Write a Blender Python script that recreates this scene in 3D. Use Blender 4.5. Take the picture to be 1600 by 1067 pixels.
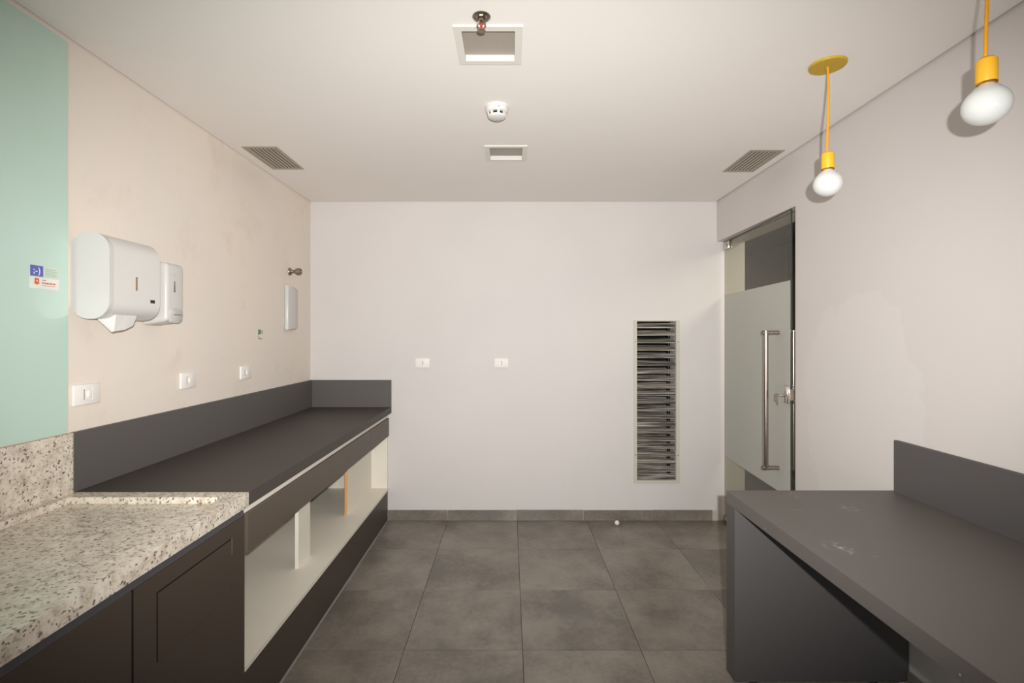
import bpy, bmesh, math, random
from mathutils import Vector, Matrix

random.seed(7)
for o in list(bpy.data.objects):
    bpy.data.objects.remove(o)
scene = bpy.context.scene
COL = scene.collection
PI = math.pi

# ------------------------------------------------------------------ camera
EYE = 1.5755
cam_data = bpy.data.cameras.new('camera')
cam_data.sensor_width = 36.0
cam_data.lens = 36.0 * 780.0 / 1600.0
cam_data.shift_x = 4.0 / 1600.0
cam_data.shift_y = -8.0 / 1600.0
cam_data.clip_start = 0.02
cam = bpy.data.objects.new('camera', cam_data)
cam.location = (0, 0, EYE)
cam.rotation_euler = (PI / 2, 0, 0)
COL.objects.link(cam)
scene.camera = cam

# ------------------------------------------------------------------ world, light, exposure
world = bpy.data.worlds.new('world')
scene.world = world
world.use_nodes = True
bg = world.node_tree.nodes['Background']
bg.inputs['Color'].default_value = (0.90, 0.95, 1.0, 1)
bg.inputs['Strength'].default_value = 0.3

def area_light(name, loc, rot, sx, sy, power, color):
    d = bpy.data.lights.new(name, 'AREA')
    d.shape = 'RECTANGLE'
    d.size, d.size_y, d.energy, d.color = sx, sy, power, color
    o = bpy.data.objects.new(name, d)
    o.location, o.rotation_euler = loc, rot
    COL.objects.link(o)
    return o

# fill light added behind the camera, tilted up to brighten the ceiling
area_light('rear_fill', (0.0, -2.34, 0.90), (PI / 2 + math.radians(35), 0, 0), 3.2, 1.2, 26, (1.0, 0.99, 0.99))
# the photographer's flash, just above the camera
fl = bpy.data.lights.new('flash', 'SPOT')
fl.energy = 485
fl.color = (1.0, 0.985, 0.965)
fl.shadow_soft_size = 0.014
fl.spot_size = math.radians(87)
fl.spot_blend = 1.0
flo = bpy.data.objects.new('flash', fl)
flo.location = (0.05, -0.10, 1.66)
flo.rotation_euler = (math.radians(90), 0, math.radians(-0.5))
flo.scale = (1.65, 1.0, 1.0)                        # the flash head throws a wide, flat beam
COL.objects.link(flo)
# unseen light added to brighten the corridor behind the glass door
area_light('corridor_fill', (2.62, 3.2, 2.60), (0, 0, 0), 0.6, 1.8, 30, (1.0, 0.93, 0.84))

vs = scene.view_settings
scene.display_settings.display_device = 'sRGB'
vs.view_transform = 'Standard'
vs.look = 'None'
vs.exposure = 0.04
vs.gamma = 1.0
vs.use_curve_mapping = False

# ------------------------------------------------------------------ materials
def srgb(r, g, b):
    f = lambda c: (c / 255 / 12.92) if c / 255 <= 0.04045 else ((c / 255 + 0.055) / 1.055) ** 2.4
    return (f(r), f(g), f(b), 1)

class NT:
    def __init__(self, name):
        self.m = bpy.data.materials.new(name)
        self.m.use_nodes = True
        self.t = self.m.node_tree
        self.b = self.t.nodes['Principled BSDF']
        self.out = self.t.nodes['Material Output']
        self._tc = None
    def n(self, kind, **kw):
        nd = self.t.nodes.new(kind)
        for k, v in kw.items():
            if k.startswith('in_'):
                nd.inputs[k[3:].replace('_', ' ')].default_value = v
            else:
                setattr(nd, k, v)
        return nd
    def l(self, a, b):
        self.t.links.new(a, b)
    @property
    def obj(self):
        if self._tc is None:
            self._tc = self.n('ShaderNodeTexCoord')
        return self._tc.outputs['Object']
    def noise(self, scale, detail=4, rough=0.55, vec=None):
        nd = self.n('ShaderNodeTexNoise')
        nd.inputs['Scale'].default_value = scale
        nd.inputs['Detail'].default_value = detail
        nd.inputs['Roughness'].default_value = rough
        self.l(vec if vec is not None else self.obj, nd.inputs['Vector'])
        return nd.outputs['Fac']
    def ramp(self, fac, stops, interp='LINEAR'):
        nd = self.n('ShaderNodeValToRGB')
        cr = nd.color_ramp
        cr.interpolation = interp
        while len(cr.elements) < len(stops):
            cr.elements.new(0.5)
        for e, (p, c) in zip(cr.elements, stops):
            e.position = p
            e.color = c if len(c) == 4 else (*c, 1)
        self.l(fac, nd.inputs['Fac'])
        return nd.outputs['Color']
    def mix(self, fac, a, b):
        nd = self.n('ShaderNodeMix', data_type='RGBA')
        for s, v in ((nd.inputs[0], fac), (nd.inputs[6], a), (nd.inputs[7], b)):
            if hasattr(v, 'links'):
                self.l(v, s)
            else:
                s.default_value = v
        return nd.outputs[2]
    def math(self, op, a, b=0.0):
        nd = self.n('ShaderNodeMath', operation=op)
        for s, v in ((nd.inputs[0], a), (nd.inputs[1], b)):
            if hasattr(v, 'links'):
                self.l(v, s)
            else:
                s.default_value = v
        return nd.outputs[0]
    def bump(self, h, strength, dist):
        nd = self.n('ShaderNodeBump')
        nd.inputs['Strength'].default_value = strength
        nd.inputs['Distance'].default_value = dist
        self.l(h, nd.inputs['Height'])
        self.l(nd.outputs['Normal'], self.b.inputs['Normal'])

NT.geo = property(lambda s: s.__dict__.setdefault('_g', s.n('ShaderNodeNewGeometry')).outputs['Position'])

def plain(name, c, rough=0.5, metal=0.0, spec=0.5, var=0.06, nscale=12, bump=0.0, bscale=150):
    k = NT(name)
    lo = tuple(x * (1 - var) for x in c[:3]) + (1,)
    hi = tuple(min(1, x * (1 + var)) for x in c[:3]) + (1,)
    k.l(k.ramp(k.noise(nscale, 4), [(0.3, lo), (0.7, hi)]), k.b.inputs['Base Color'])
    k.b.inputs['Roughness'].default_value = rough
    k.b.inputs['Metallic'].default_value = metal
    k.b.inputs['Specular IOR Level'].default_value = spec
    if bump:
        k.bump(k.noise(bscale, 3), bump, 0.002)
    return k.m

M = {}
M['wall'] = plain('wall_paint', srgb(211, 206, 203), 0.55, spec=0.3, var=0.02, nscale=1.5, bump=0.08, bscale=60)
def left_wall():
    k = NT('wall_paint_stained')
    a = k.ramp(k.noise(1.3, 3), [(0.3, srgb(231, 219, 205)), (0.7, srgb(226, 217, 208))])
    st = k.ramp(k.noise(3.2, 5, 0.65), [(0.56, (0, 0, 0)), (0.75, (0.35, 0.35, 0.35))])
    k.l(k.mix(st, a, srgb(205, 186, 166)), k.b.inputs['Base Color'])
    k.b.inputs['Roughness'].default_value = 0.55
    k.b.inputs['Specular IOR Level'].default_value = 0.3
    k.bump(k.noise(60, 3), 0.08, 0.002)
    return k.m
M['wall_left'] = left_wall()
def right_wall():
    # a repainted, slightly whiter patch with a ragged edge beside the door
    k = NT('wall_paint_patched')
    a = k.ramp(k.noise(1.5, 4), [(0.3, srgb(208, 202, 198)), (0.7, srgb(212, 205, 201))])
    mp = k.n('ShaderNodeMapping'); mp.inputs['Location'].default_value = (-XR_ * 0.01, -2.56 / 0.44, -1.20 / 0.62)
    mp.inputs['Scale'].default_value = (0.01, 1 / 0.44, 1 / 0.62)
    k.l(k.geo, mp.inputs['Vector'])
    ln = k.n('ShaderNodeVectorMath', operation='LENGTH'); k.l(mp.outputs[0], ln.inputs[0])
    d = k.math('ADD', ln.outputs['Value'], k.math('MULTIPLY', k.math('SUBTRACT', k.noise(3.0, 5, 0.6, k.geo), 0.5), 0.8))
    f = k.ramp(d, [(0.93, (1, 1, 1)), (0.97, (0, 0, 0))])
    k.l(k.mix(f, a, srgb(213, 207, 203)), k.b.inputs['Base Color'])
    k.b.inputs['Roughness'].default_value = 0.55
    k.b.inputs['Specular IOR Level'].default_value = 0.3
    k.bump(k.noise(60, 3), 0.08, 0.002)
    return k.m
XR_ = 1.7755
M['wall_right'] = right_wall()
M['ceiling'] = plain('ceiling_paint', srgb(243, 237, 231), 0.7, spec=0.2, var=0.012, nscale=1.2, bump=0.05, bscale=80)
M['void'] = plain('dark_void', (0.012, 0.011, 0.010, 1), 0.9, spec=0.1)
M['grout'] = plain('grout', (0.030, 0.027, 0.025, 1), 0.9, spec=0.1, nscale=30)
M['mortar'] = plain('mortar', srgb(190, 178, 165), 0.9, spec=0.1, nscale=60, var=0.2)

def tile_mat(name, lo, mid, hi, rough):
    k = NT(name)
    oi = k.n('ShaderNodeObjectInfo')
    vm = k.n('ShaderNodeVectorMath', operation='ADD')
    sc = k.math('MULTIPLY', oi.outputs['Random'], 37.0)
    k.l(k.obj, vm.inputs[0])
    k.l(sc, vm.inputs[1])
    v = vm.outputs[0]
    big = k.noise(2.6, 5, 0.62, v)
    fine = k.noise(38, 4, 0.6, v)
    f = k.math('ADD', k.math('MULTIPLY', big, 0.78), k.math('MULTIPLY', fine, 0.22))
    c = k.ramp(f, [(0.38, lo), (0.5, mid), (0.62, hi)])
    tone = k.math('ADD', k.math('MULTIPLY', oi.outputs['Random'], 0.10), 0.95)
    mm = k.n('ShaderNodeVectorMath', operation='SCALE')
    k.l(c, mm.inputs[0]); k.l(tone, mm.inputs['Scale'])
    # small paint and plaster flecks
    vo = k.n('ShaderNodeTexVoronoi'); vo.inputs['Scale'].default_value = 6.0
    k.l(v, vo.inputs['Vector'])
    fl = k.ramp(vo.outputs['Distance'], [(0.012, (0.7, 0.7, 0.7)), (0.022, (0, 0, 0))])
    k.l(k.mix(fl, mm.outputs[0], srgb(190, 182, 172)), k.b.inputs['Base Color'])
    k.b.inputs['Roughness'].default_value = rough
    k.b.inputs['Specular IOR Level'].default_value = 0.6
    k.bump(fine, 0.12, 0.002)
    return k.m
M['tile'] = tile_mat('floor_tile', (0.130, 0.113, 0.093), (0.192, 0.168, 0.140), (0.256, 0.225, 0.188), 0.36)

def granite():
    k = NT('granite')
    base = k.ramp(k.noise(26, 5, 0.6), [(0.28, srgb(170, 158, 142)), (0.40, srgb(202, 190, 172)), (0.55, srgb(218, 208, 192)), (0.72, srgb(228, 221, 210))])
    grey = k.ramp(k.noise(75, 4, 0.6), [(0.55, (0, 0, 0)), (0.66, (0.75, 0.75, 0.75))])
    c = k.mix(grey, base, srgb(158, 150, 140))
    vo = k.n('ShaderNodeTexVoronoi'); vo.inputs['Scale'].default_value = 92
    warp = k.n('ShaderNodeTexNoise'); warp.inputs['Scale'].default_value = 60
    k.l(k.obj, warp.inputs['Vector'])
    vm = k.n('ShaderNodeVectorMath', operation='SCALE'); vm.inputs['Scale'].default_value = 0.02
    k.l(warp.outputs['Color'], vm.inputs[0])
    va = k.n('ShaderNodeVectorMath', operation='ADD')
    k.l(k.obj, va.inputs[0]); k.l(vm.outputs[0], va.inputs[1])
    k.l(va.outputs[0], vo.inputs['Vector'])
    sep = k.n('ShaderNodeSeparateColor'); k.l(vo.outputs['Color'], sep.inputs[0])
    pick = k.math('GREATER_THAN', sep.outputs[0], 0.55)
    near = k.ramp(vo.outputs['Distance'], [(0.30, (1, 1, 1)), (0.48, (0, 0, 0))])
    fleck = k.math('MULTIPLY', pick, near)
    dark = k.ramp(sep.outputs[1], [(0.35, srgb(64, 55, 50)), (0.6, srgb(128, 98, 82)), (0.85, srgb(104, 97, 91))])
    k.l(k.mix(k.math('MULTIPLY', fleck, 0.85), c, dark), k.b.inputs['Base Color'])
    k.b.inputs['Roughness'].default_value = 0.28
    return k.m
M['granite'] = granite()
M['laminate'] = plain('grey_laminate', srgb(90, 86, 83), 0.5, spec=0.4, var=0.05, nscale=260, bump=0.03, bscale=400)
M['laminate_warm'] = plain('grey_brown_laminate', srgb(88, 78, 67), 0.45, spec=0.4, var=0.04, nscale=260)
M['laminate_dark'] = plain('dark_brown_laminate', srgb(68, 58, 50), 0.45, spec=0.35, var=0.06, nscale=200)
M['laminate_top_shaded'] = plain('grey_laminate_shaded_top', srgb(70, 64, 60), 0.5, spec=0.25, var=0.05, nscale=260)  # same laminate, darkened to put the weak grazing light into its colour
M['laminate_desk'] = plain('charcoal_laminate', srgb(86, 83, 82), 0.5, spec=0.35, var=0.05, nscale=260)
M['rail'] = plain('blue_grey_rail', srgb(66, 63, 66), 0.4, spec=0.4, var=0.05, nscale=60)

def desk_top():
    k = NT('grey_laminate_dusty')
    base = k.ramp(k.noise(260, 3), [(0.3, srgb(98, 93, 89)), (0.7, srgb(105, 99, 95))])
    tot = None
    n = k.noise(38, 5, 0.7)
    # dusty finger smears on the worktop, each with its own place and size
    for (x, y, r, s) in [(1.105, 1.68, 0.055, 1.0), (1.125, 1.63, 0.03, 1.0), (1.18, 1.62, 0.018, 0.8), (1.40, 2.06, 0.05, 0.7), (1.16, 2.02, 0.04, 0.35), (1.27, 2.22, 0.05, 0.3)]:
        gm = k.n('ShaderNodeVectorMath', operation='DISTANCE')
        k.l(k.geo, gm.inputs[0]); gm.inputs[1].default_value = (x, y, 0.866)
        m = k.ramp(gm.outputs['Value'], [(0.0, (s, s, s)), (r, (0, 0, 0))])
        m = k.math('MULTIPLY', m, k.ramp(n, [(0.5, (0, 0, 0)), (0.66, (0.75, 0.75, 0.75))]))
        tot = m if tot is None else k.math('MAXIMUM', tot, m)
    vo = k.n('ShaderNodeTexVoronoi'); vo.inputs['Scale'].default_value = 7
    k.l(k.obj, vo.inputs['Vector'])
    fl = k.ramp(vo.outputs['Distance'], [(0.014, (0.8, 0.8, 0.8)), (0.024, (0, 0, 0))])
    tot = k.math('MAXIMUM', tot, fl)
    k.l(k.mix(tot, base, srgb(205, 198, 190)), k.b.inputs['Base Color'])
    k.b.inputs['Roughness'].default_value = 0.5
    k.b.inputs['Specular IOR Level'].default_value = 0.4
    return k.m
M['desk_top'] = desk_top()
M['board_white'] = plain('white_board', srgb(226, 220, 207), 0.45, spec=0.35, var=0.02, nscale=4)
M['raw_edge'] = plain('raw_board_edge', srgb(214, 160, 104), 0.8, spec=0.2, var=0.12, nscale=80)
M['plastic'] = plain('white_plastic', srgb(212, 209, 205), 0.3, spec=0.5, var=0.012, nscale=5)
M['plastic_cool'] = plain('cool_white_plastic', srgb(200, 198, 194), 0.25, spec=0.5, var=0.012, nscale=5)
M['plate'] = plain('plate_plastic', srgb(236, 231, 226), 0.55, spec=0.5, var=0.01, nscale=5)
M['plastic_grey'] = plain('translucent_grey_plastic', srgb(190, 190, 184), 0.2, spec=0.5, var=0.06, nscale=20)
M['brown_slot'] = plain('amber_slot', srgb(150, 122, 92), 0.4, var=0.2, nscale=90)
M['black'] = plain('black_plastic', srgb(38, 35, 34), 0.5)
M['slot_grey'] = plain('slot_grey', srgb(120, 116, 112), 0.4)
M['chrome'] = plain('chrome', srgb(205, 200, 194), 0.16, metal=1.0, var=0.04)
M['nickel'] = plain('dull_nickel', srgb(160, 150, 138), 0.32, metal=1.0, var=0.12, nscale=60)
M['steel'] = plain('brushed_steel', srgb(176, 164, 155), 0.24, metal=1.0, var=0.05, nscale=40)
M['vent_grey'] = plain('vent_aluminium', srgb(176, 168, 154), 0.5, metal=0.4, var=0.05)
M['frame_white'] = plain('frame_paint', srgb(226, 222, 212), 0.45, var=0.015)
M['frame_grille'] = plain('grille_frame', srgb(196, 192, 178), 0.5, var=0.02)
M['diffuser'] = plain('grey_diffuser', srgb(166, 156, 145), 0.5, var=0.03, nscale=25)
M['yellow'] = plain('yellow_paint', srgb(236, 178, 42), 0.42, spec=0.5, var=0.03, nscale=20)
M['mustard'] = plain('mustard_paint', srgb(196, 160, 44), 0.5, spec=0.4, var=0.08, nscale=60)
M['cord'] = plain('yellow_cord', srgb(232, 160, 40), 0.75, spec=0.2, var=0.12, nscale=240)
M['brass'] = plain('brass', srgb(206, 150, 70), 0.25, metal=1.0)
M['opal'] = plain('opal_bulb', srgb(214, 215, 211), 0.12, spec=0.6, var=0.004)
M['red_glass'] = plain('red_liquid_bulb', srgb(190, 40, 30), 0.08, spec=0.7)
M['blue_print'] = plain('blue_print', srgb(92, 96, 172), 0.5)
M['white_print'] = plain('white_print', srgb(236, 236, 244), 0.5)
M['sticker_white'] = plain('sticker_white', srgb(222, 222, 214), 0.5)
M['sticker_clear'] = plain('sticker_pale', srgb(196, 211, 195), 0.4)
M['orange_print'] = plain('orange_print', srgb(214, 98, 42), 0.5)
M['grey_print'] = plain('grey_print', srgb(140, 142, 132), 0.5)
M['green_print'] = plain('green_print', srgb(58, 138, 100), 0.5)
M['pink_print'] = plain('pink_print', srgb(198, 140, 136), 0.5)
M['brown_print'] = plain('brown_print', srgb(130, 104, 88), 0.5)
M['corridor'] = plain('dark_corridor_paint', srgb(150, 138, 126), 0.7, var=0.02, nscale=2)
M['corridor_top'] = plain('dark_corridor_soffit', srgb(128, 118, 108), 0.7, var=0.02, nscale=2)
M['ball'] = plain('cream_ball', srgb(236, 226, 206), 0.5)

def green_glass():
    k = NT('green_painted_glass')
    k.l(k.ramp(k.noise(1.1, 3), [(0.3, srgb(180, 206, 190)), (0.7, srgb(190, 213, 202))]), k.b.inputs['Base Color'])
    k.b.inputs['Roughness'].default_value = 0.3
    k.b.inputs['Coat Weight'].default_value = 0.15
    k.b.inputs['Coat Roughness'].default_value = 0.03
    return k.m
M['green_glass'] = green_glass()
M['green_edge'] = plain('glass_edge', srgb(34, 48, 40), 0.15, spec=0.6)

def clear_glass():
    k = NT('clear_glass')
    tr = k.n('ShaderNodeBsdfTransparent'); tr.inputs['Color'].default_value = (0.80, 0.80, 0.74, 1)
    gl = k.n('ShaderNodeBsdfGlossy'); gl.inputs['Roughness'].default_value = 0.02
    lw_ = k.n('ShaderNodeLayerWeight'); lw_.inputs['Blend'].default_value = 0.5
    fr = k.math('ADD', k.math('MULTIPLY', k.math('POWER', lw_.outputs['Facing'], 5.0), 0.9), 0.035)
    mx = k.n('ShaderNodeMixShader')
    k.l(fr, mx.inputs[0]); k.l(tr.outputs[0], mx.inputs[1]); k.l(gl.outputs[0], mx.inputs[2])
    k.l(mx.outputs[0], k.out.inputs['Surface'])
    return k.m
M['clear_glass'] = clear_glass()

def frosted():
    k = NT('frosted_film')
    df = k.n('ShaderNodeBsdfDiffuse')
    k.l(k.ramp(k.noise(1.5, 3), [(0.3, srgb(206, 206, 198)), (0.7, srgb(210, 209, 201))]), df.inputs['Color'])
    tl = k.n('ShaderNodeBsdfTranslucent'); tl.inputs['Color'].default_value = srgb(212, 214, 206)
    gl = k.n('ShaderNodeBsdfGlossy'); gl.inputs['Roughness'].default_value = 0.32
    m1 = k.n('ShaderNodeMixShader'); m1.inputs[0].default_value = 0.28
    k.l(df.outputs[0], m1.inputs[1]); k.l(tl.outputs[0], m1.inputs[2])
    m2 = k.n('ShaderNodeMixShader'); m2.inputs[0].default_value = 0.06
    k.l(m1.outputs[0], m2.inputs[1]); k.l(gl.outputs[0], m2.inputs[2])
    k.l(m2.outputs[0], k.out.inputs['Surface'])
    return k.m
M['frosted'] = frosted()

def louvre():
    k = NT('louvre_metal_painted_reflections')
    mp = k.n('ShaderNodeMapping'); mp.inputs['Scale'].default_value = (2.5, 210, 210)
    k.l(k.obj, mp.inputs['Vector'])
    oi = k.n('ShaderNodeObjectInfo')
    va = k.n('ShaderNodeVectorMath', operation='ADD')
    k.l(mp.outputs[0], va.inputs[0]); k.l(k.math('MULTIPLY', oi.outputs['Random'], 50), va.inputs[1])
    f = k.noise(1.0, 4, 0.6, va.outputs[0])
    k.l(k.ramp(f, [(0.40, srgb(46, 42, 38)), (0.5, srgb(124, 117, 108)), (0.60, srgb(222, 217, 206))]), k.b.inputs['Base Color'])  # light and dark streaks paint reflections into the slat colour
    k.b.inputs['Metallic'].default_value = 0.5
    k.b.inputs['Roughness'].default_value = 0.38
    return k.m
M['louvre'] = louvre()

# ------------------------------------------------------------------ mesh helpers
ORG = {}

def new_bm():
    return bmesh.new()

def box(bm, x0, x1, y0, y1, z0, z1, r=0.0, seg=2):
    res = bmesh.ops.create_cube(bm, size=1.0)
    vs_ = res['verts']
    for v in vs_:
        v.co = Vector(((x0 + x1) / 2 + v.co.x * (x1 - x0), (y0 + y1) / 2 + v.co.y * (y1 - y0), (z0 + z1) / 2 + v.co.z * (z1 - z0)))
    if r > 0:
        es = list({e for v in vs_ for e in v.link_edges})
        bmesh.ops.bevel(bm, geom=es, offset=r, segments=seg, affect='EDGES', profile=0.5)
    return bm

def bx(*a, **k):
    return box(new_bm(), *a, **k)

def boxes(lst):
    bm = new_bm()
    for b in lst:
        box(bm, *b)
    return bm

def tube(bm, p0, p1, r0, r1=None, seg=16):
    r1 = r0 if r1 is None else r1
    p0, p1 = Vector(p0), Vector(p1)
    d = p1 - p0
    q = d.to_track_quat('Z', 'Y').to_matrix().to_4x4()
    mat = Matrix.Translation((p0 + p1) / 2) @ q
    bmesh.ops.create_cone(bm, cap_ends=True, cap_tris=False, segments=seg, radius1=r0, radius2=r1, depth=d.length, matrix=mat)
    return bm

def lathe(bm, prof, origin=(0, 0, 0), axis='Z', seg=32):
    """prof: list of (radius, height); axis: direction that height runs along"""
    o = Vector(origin)
    rings = []
    for r, h in prof:
        ring = []
        if r < 1e-6:
            ring = [bm.verts.new((0, 0, h))]
        else:
            for i in range(seg):
                a = 2 * PI * i / seg
                ring.append(bm.verts.new((r * math.cos(a), r * math.sin(a), h)))
        rings.append(ring)
    for a, b in zip(rings, rings[1:]):
        for i in range(seg):
            j = (i + 1) % seg
            if len(a) == 1 and len(b) == 1:
                continue
            if len(a) == 1:
                bm.faces.new((a[0], b[j], b[i]))
            elif len(b) == 1:
                bm.faces.new((a[i], a[j], b[0]))
            else:
                bm.faces.new((a[i], a[j], b[j], b[i]))
    for ring, rev in ((rings[0], True), (rings[-1], False)):
        if len(ring) > 1:
            bm.faces.new(list(reversed(ring)) if rev else ring)
    rot = Matrix.Identity(4)
    if axis == 'X':
        rot = Matrix.Rotation(PI / 2, 4, 'Y')
    elif axis == '-Z':
        rot = Matrix.Rotation(PI, 4, 'X')
    vs_ = [v for ring in rings for v in ring]
    for v in vs_:
        v.co = o + (rot @ v.co)
    return bm

def prism(bm, pts, axis, a, b, r=0.0, seg=2):
    """extrude a 2D outline; axis 'y': pts are (x,z); axis 'z': pts are (x,y); axis 'x': pts are (y,z)"""
    def co(p, t):
        return {'y': (p[0], t, p[1]), 'z': (p[0], p[1], t), 'x': (t, p[0], p[1])}[axis]
    A = [bm.verts.new(co(p, a)) for p in pts]
    B = [bm.verts.new(co(p, b)) for p in pts]
    n = len(pts)
    fs = [bm.faces.new(A), bm.faces.new(list(reversed(B)))]
    for i in range(n):
        fs.append(bm.faces.new((A[i], B[i], B[(i + 1) % n], A[(i + 1) % n])))
    if r > 0:
        es = list(fs[0].edges) + list(fs[1].edges)
        bmesh.ops.bevel(bm, geom=es, offset=r, segments=seg, affect='EDGES', profile=0.5)
    return bm

def round_rect(x0, x1, z0, z1, r, n=6):
    pts = []
    for cx, cz, a0 in ((x1 - r, z1 - r, 0), (x0 + r, z1 - r, PI / 2), (x0 + r, z0 + r, PI), (x1 - r, z0 + r, 1.5 * PI)):
        for i in range(n + 1):
            a = a0 + PI / 2 * i / n
            pts.append((cx + r * math.cos(a), cz + r * math.sin(a)))
    return pts

def finish(name, bm, mat, smooth):
    bmesh.ops.recalc_face_normals(bm, faces=bm.faces[:])
    me = bpy.data.meshes.new(name)
    bm.to_mesh(me)
    bm.free()
    me.materials.append(M[mat])
    if smooth:
        for p in me.polygons:
            p.use_smooth = True
        me.set_sharp_from_angle(angle=math.radians(38))
    return me

def part(name, bm, mat, parent, smooth=False, label=None, local=False):
    """a mesh child of a thing (or of a part); bm is in world coordinates unless local"""
    o0 = ORG[parent.name]
    if not local:
        bmesh.ops.translate(bm, verts=bm.verts[:], vec=-o0)
    me = finish(name, bm, mat, smooth)
    o = bpy.data.objects.new(name, me)
    COL.objects.link(o)
    o.parent = parent
    ORG[o.name] = o0
    if label:
        o['label'] = label
    return o

def thing(name, label, cat, loc, group=None, rotz=0.0):
    o = bpy.data.objects.new(name, None)
    o.empty_display_size = 0.05
    COL.objects.link(o)
    o.location = loc
    o.rotation_euler = (0, 0, rotz)
    o['label'] = label
    o['category'] = cat
    if group:
        o['group'] = group
    ORG[o.name] = Vector(loc)
    return o

def single(name, bm, mat, label, cat, smooth=False, group=None, kind=None):
    """a thing (or piece of the setting) that is one mesh, origin at its base centre"""
    lo = Vector([min(v.co[i] for v in bm.verts) for i in range(3)])
    hi = Vector([max(v.co[i] for v in bm.verts) for i in range(3)])
    c = Vector(((lo.x + hi.x) / 2, (lo.y + hi.y) / 2, lo.z))
    bmesh.ops.translate(bm, verts=bm.verts[:], vec=-c)
    me = finish(name, bm, mat, smooth)
    o = bpy.data.objects.new(name, me)
    COL.objects.link(o)
    o.location = c
    ORG[o.name] = c
    o['label'] = label
    o['category'] = cat
    if group:
        o['group'] = group
    if kind:
        o['kind'] = kind
    return o

def structure(name, bm, mat, label, cat):
    return single(name, bm, mat, label, cat, kind='structure')

def copy_tree(o, parent=None, loc=None, label=None):
    c = o.copy()
    COL.objects.link(c)
    c.parent = parent
    if loc is not None:
        c.location = loc
    if label:
        c['label'] = label
    ORG[c.name] = Vector(c.location) if parent is None else ORG[parent.name]
    for ch in [x for x in bpy.data.objects if x.parent == o]:
        copy_tree(ch, c)
    return c

# ------------------------------------------------------------------ the room (metres)
XL, XR, YB, ZC = -1.704, 1.7755, 4.275, 2.729      # left wall, right wall, back wall, ceiling
YR = -2.20                                         # rear of the room, behind the camera
WT = 0.24                                          # right wall thickness
DY0, DZ = 3.100, 2.385                             # door opening: near jamb, head
XC = 3.20                                          # far wall of the corridor

structure('wall_left', bx(XL - 0.15, XL, YR, YB + 0.15, -0.02, 2.86), 'wall_left', 'warm off-white painted wall behind the dispensers on the left', 'wall')
structure('wall_right', boxes([(XR, XR + WT, YR, DY0, 0.0, 2.86), (XR, XR + WT, DY0, YB, DZ, 2.86)]), 'wall_right', 'off-white painted wall on the right with the door opening', 'wall')
structure('wall_rear', boxes([(XL, XR, YR - 0.12, YR, 2.62, 2.86), (XL, XL + 0.12, YR - 0.12, YR, 0, 2.62), (XR - 0.12, XR, YR - 0.12, YR, 0, 2.62), (XL + 0.12, XR - 0.12, YR - 0.12, YR, 0, 0.38)]), 'wall', 'off-white wall with a wide opening made for the fill light behind the camera', 'wall')

# back wall with the louvred shaft opening
VX0, VX1, VZ0, VZ1 = 1.0905, 1.425, 0.345, 1.704
structure('wall_back', boxes([(XL, VX0, YB, YB + 0.15, 0, 2.86), (VX1, XR + WT, YB, YB + 0.15, 0, 2.86), (VX0, VX1, YB, YB + 0.15, 0, VZ0), (VX0, VX1, YB, YB + 0.15, VZ1, 2.86)]), 'wall', 'plain off-white painted back wall with the tall louvred opening', 'wall')
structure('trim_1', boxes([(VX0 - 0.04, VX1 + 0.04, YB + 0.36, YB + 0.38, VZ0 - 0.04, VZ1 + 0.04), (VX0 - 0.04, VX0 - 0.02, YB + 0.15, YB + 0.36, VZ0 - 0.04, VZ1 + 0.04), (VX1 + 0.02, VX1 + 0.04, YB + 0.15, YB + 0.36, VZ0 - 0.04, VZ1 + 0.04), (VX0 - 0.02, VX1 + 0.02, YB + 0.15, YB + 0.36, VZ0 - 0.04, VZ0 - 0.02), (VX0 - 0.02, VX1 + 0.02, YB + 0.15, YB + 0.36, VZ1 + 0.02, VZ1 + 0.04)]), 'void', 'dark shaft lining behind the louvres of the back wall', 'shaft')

# ceiling: plasterboard with openings for the downlights and air vents, and a thin shadow gap along the walls
DL = [(-0.080, 1.980), (-0.021, 3.145)]            # downlight centres
VENT = [(-1.5225, 3.235), (1.598, 3.290)]          # vent centres
holes = [(cx - 0.103, cx + 0.103, cy - 0.103, cy + 0.103) for cx, cy in DL] + [(cx - 0.088, cx + 0.088, cy - 0.182, cy + 0.182) for cx, cy in VENT]
cx0, cx1, cy0, cy1 = XL + 0.005, XR - 0.012, YR, YB - 0.004
xs = sorted({cx0, cx1, *[h[0] for h in holes], *[h[1] for h in holes]})
ys = sorted({cy0, cy1, *[h[2] for h in holes], *[h[3] for h in holes]})
cells = []
for xa, xb in zip(xs, xs[1:]):
    for ya, yb in zip(ys, ys[1:]):
        mx, my = (xa + xb) / 2, (ya + yb) / 2
        if not any(h[0] < mx < h[1] and h[2] < my < h[3] for h in holes):
            cells.append((xa, xb, ya, yb, ZC, ZC + 0.045))
structure('ceiling', boxes(cells), 'ceiling', 'white plasterboard ceiling with recessed openings', 'ceiling')
structure('trim_2', boxes([(XL - 0.15, XR + WT, YR - 0.12, YB + 0.15, 2.86, 2.90)]), 'void', 'dark slab above the plasterboard ceiling', 'slab')

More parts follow.
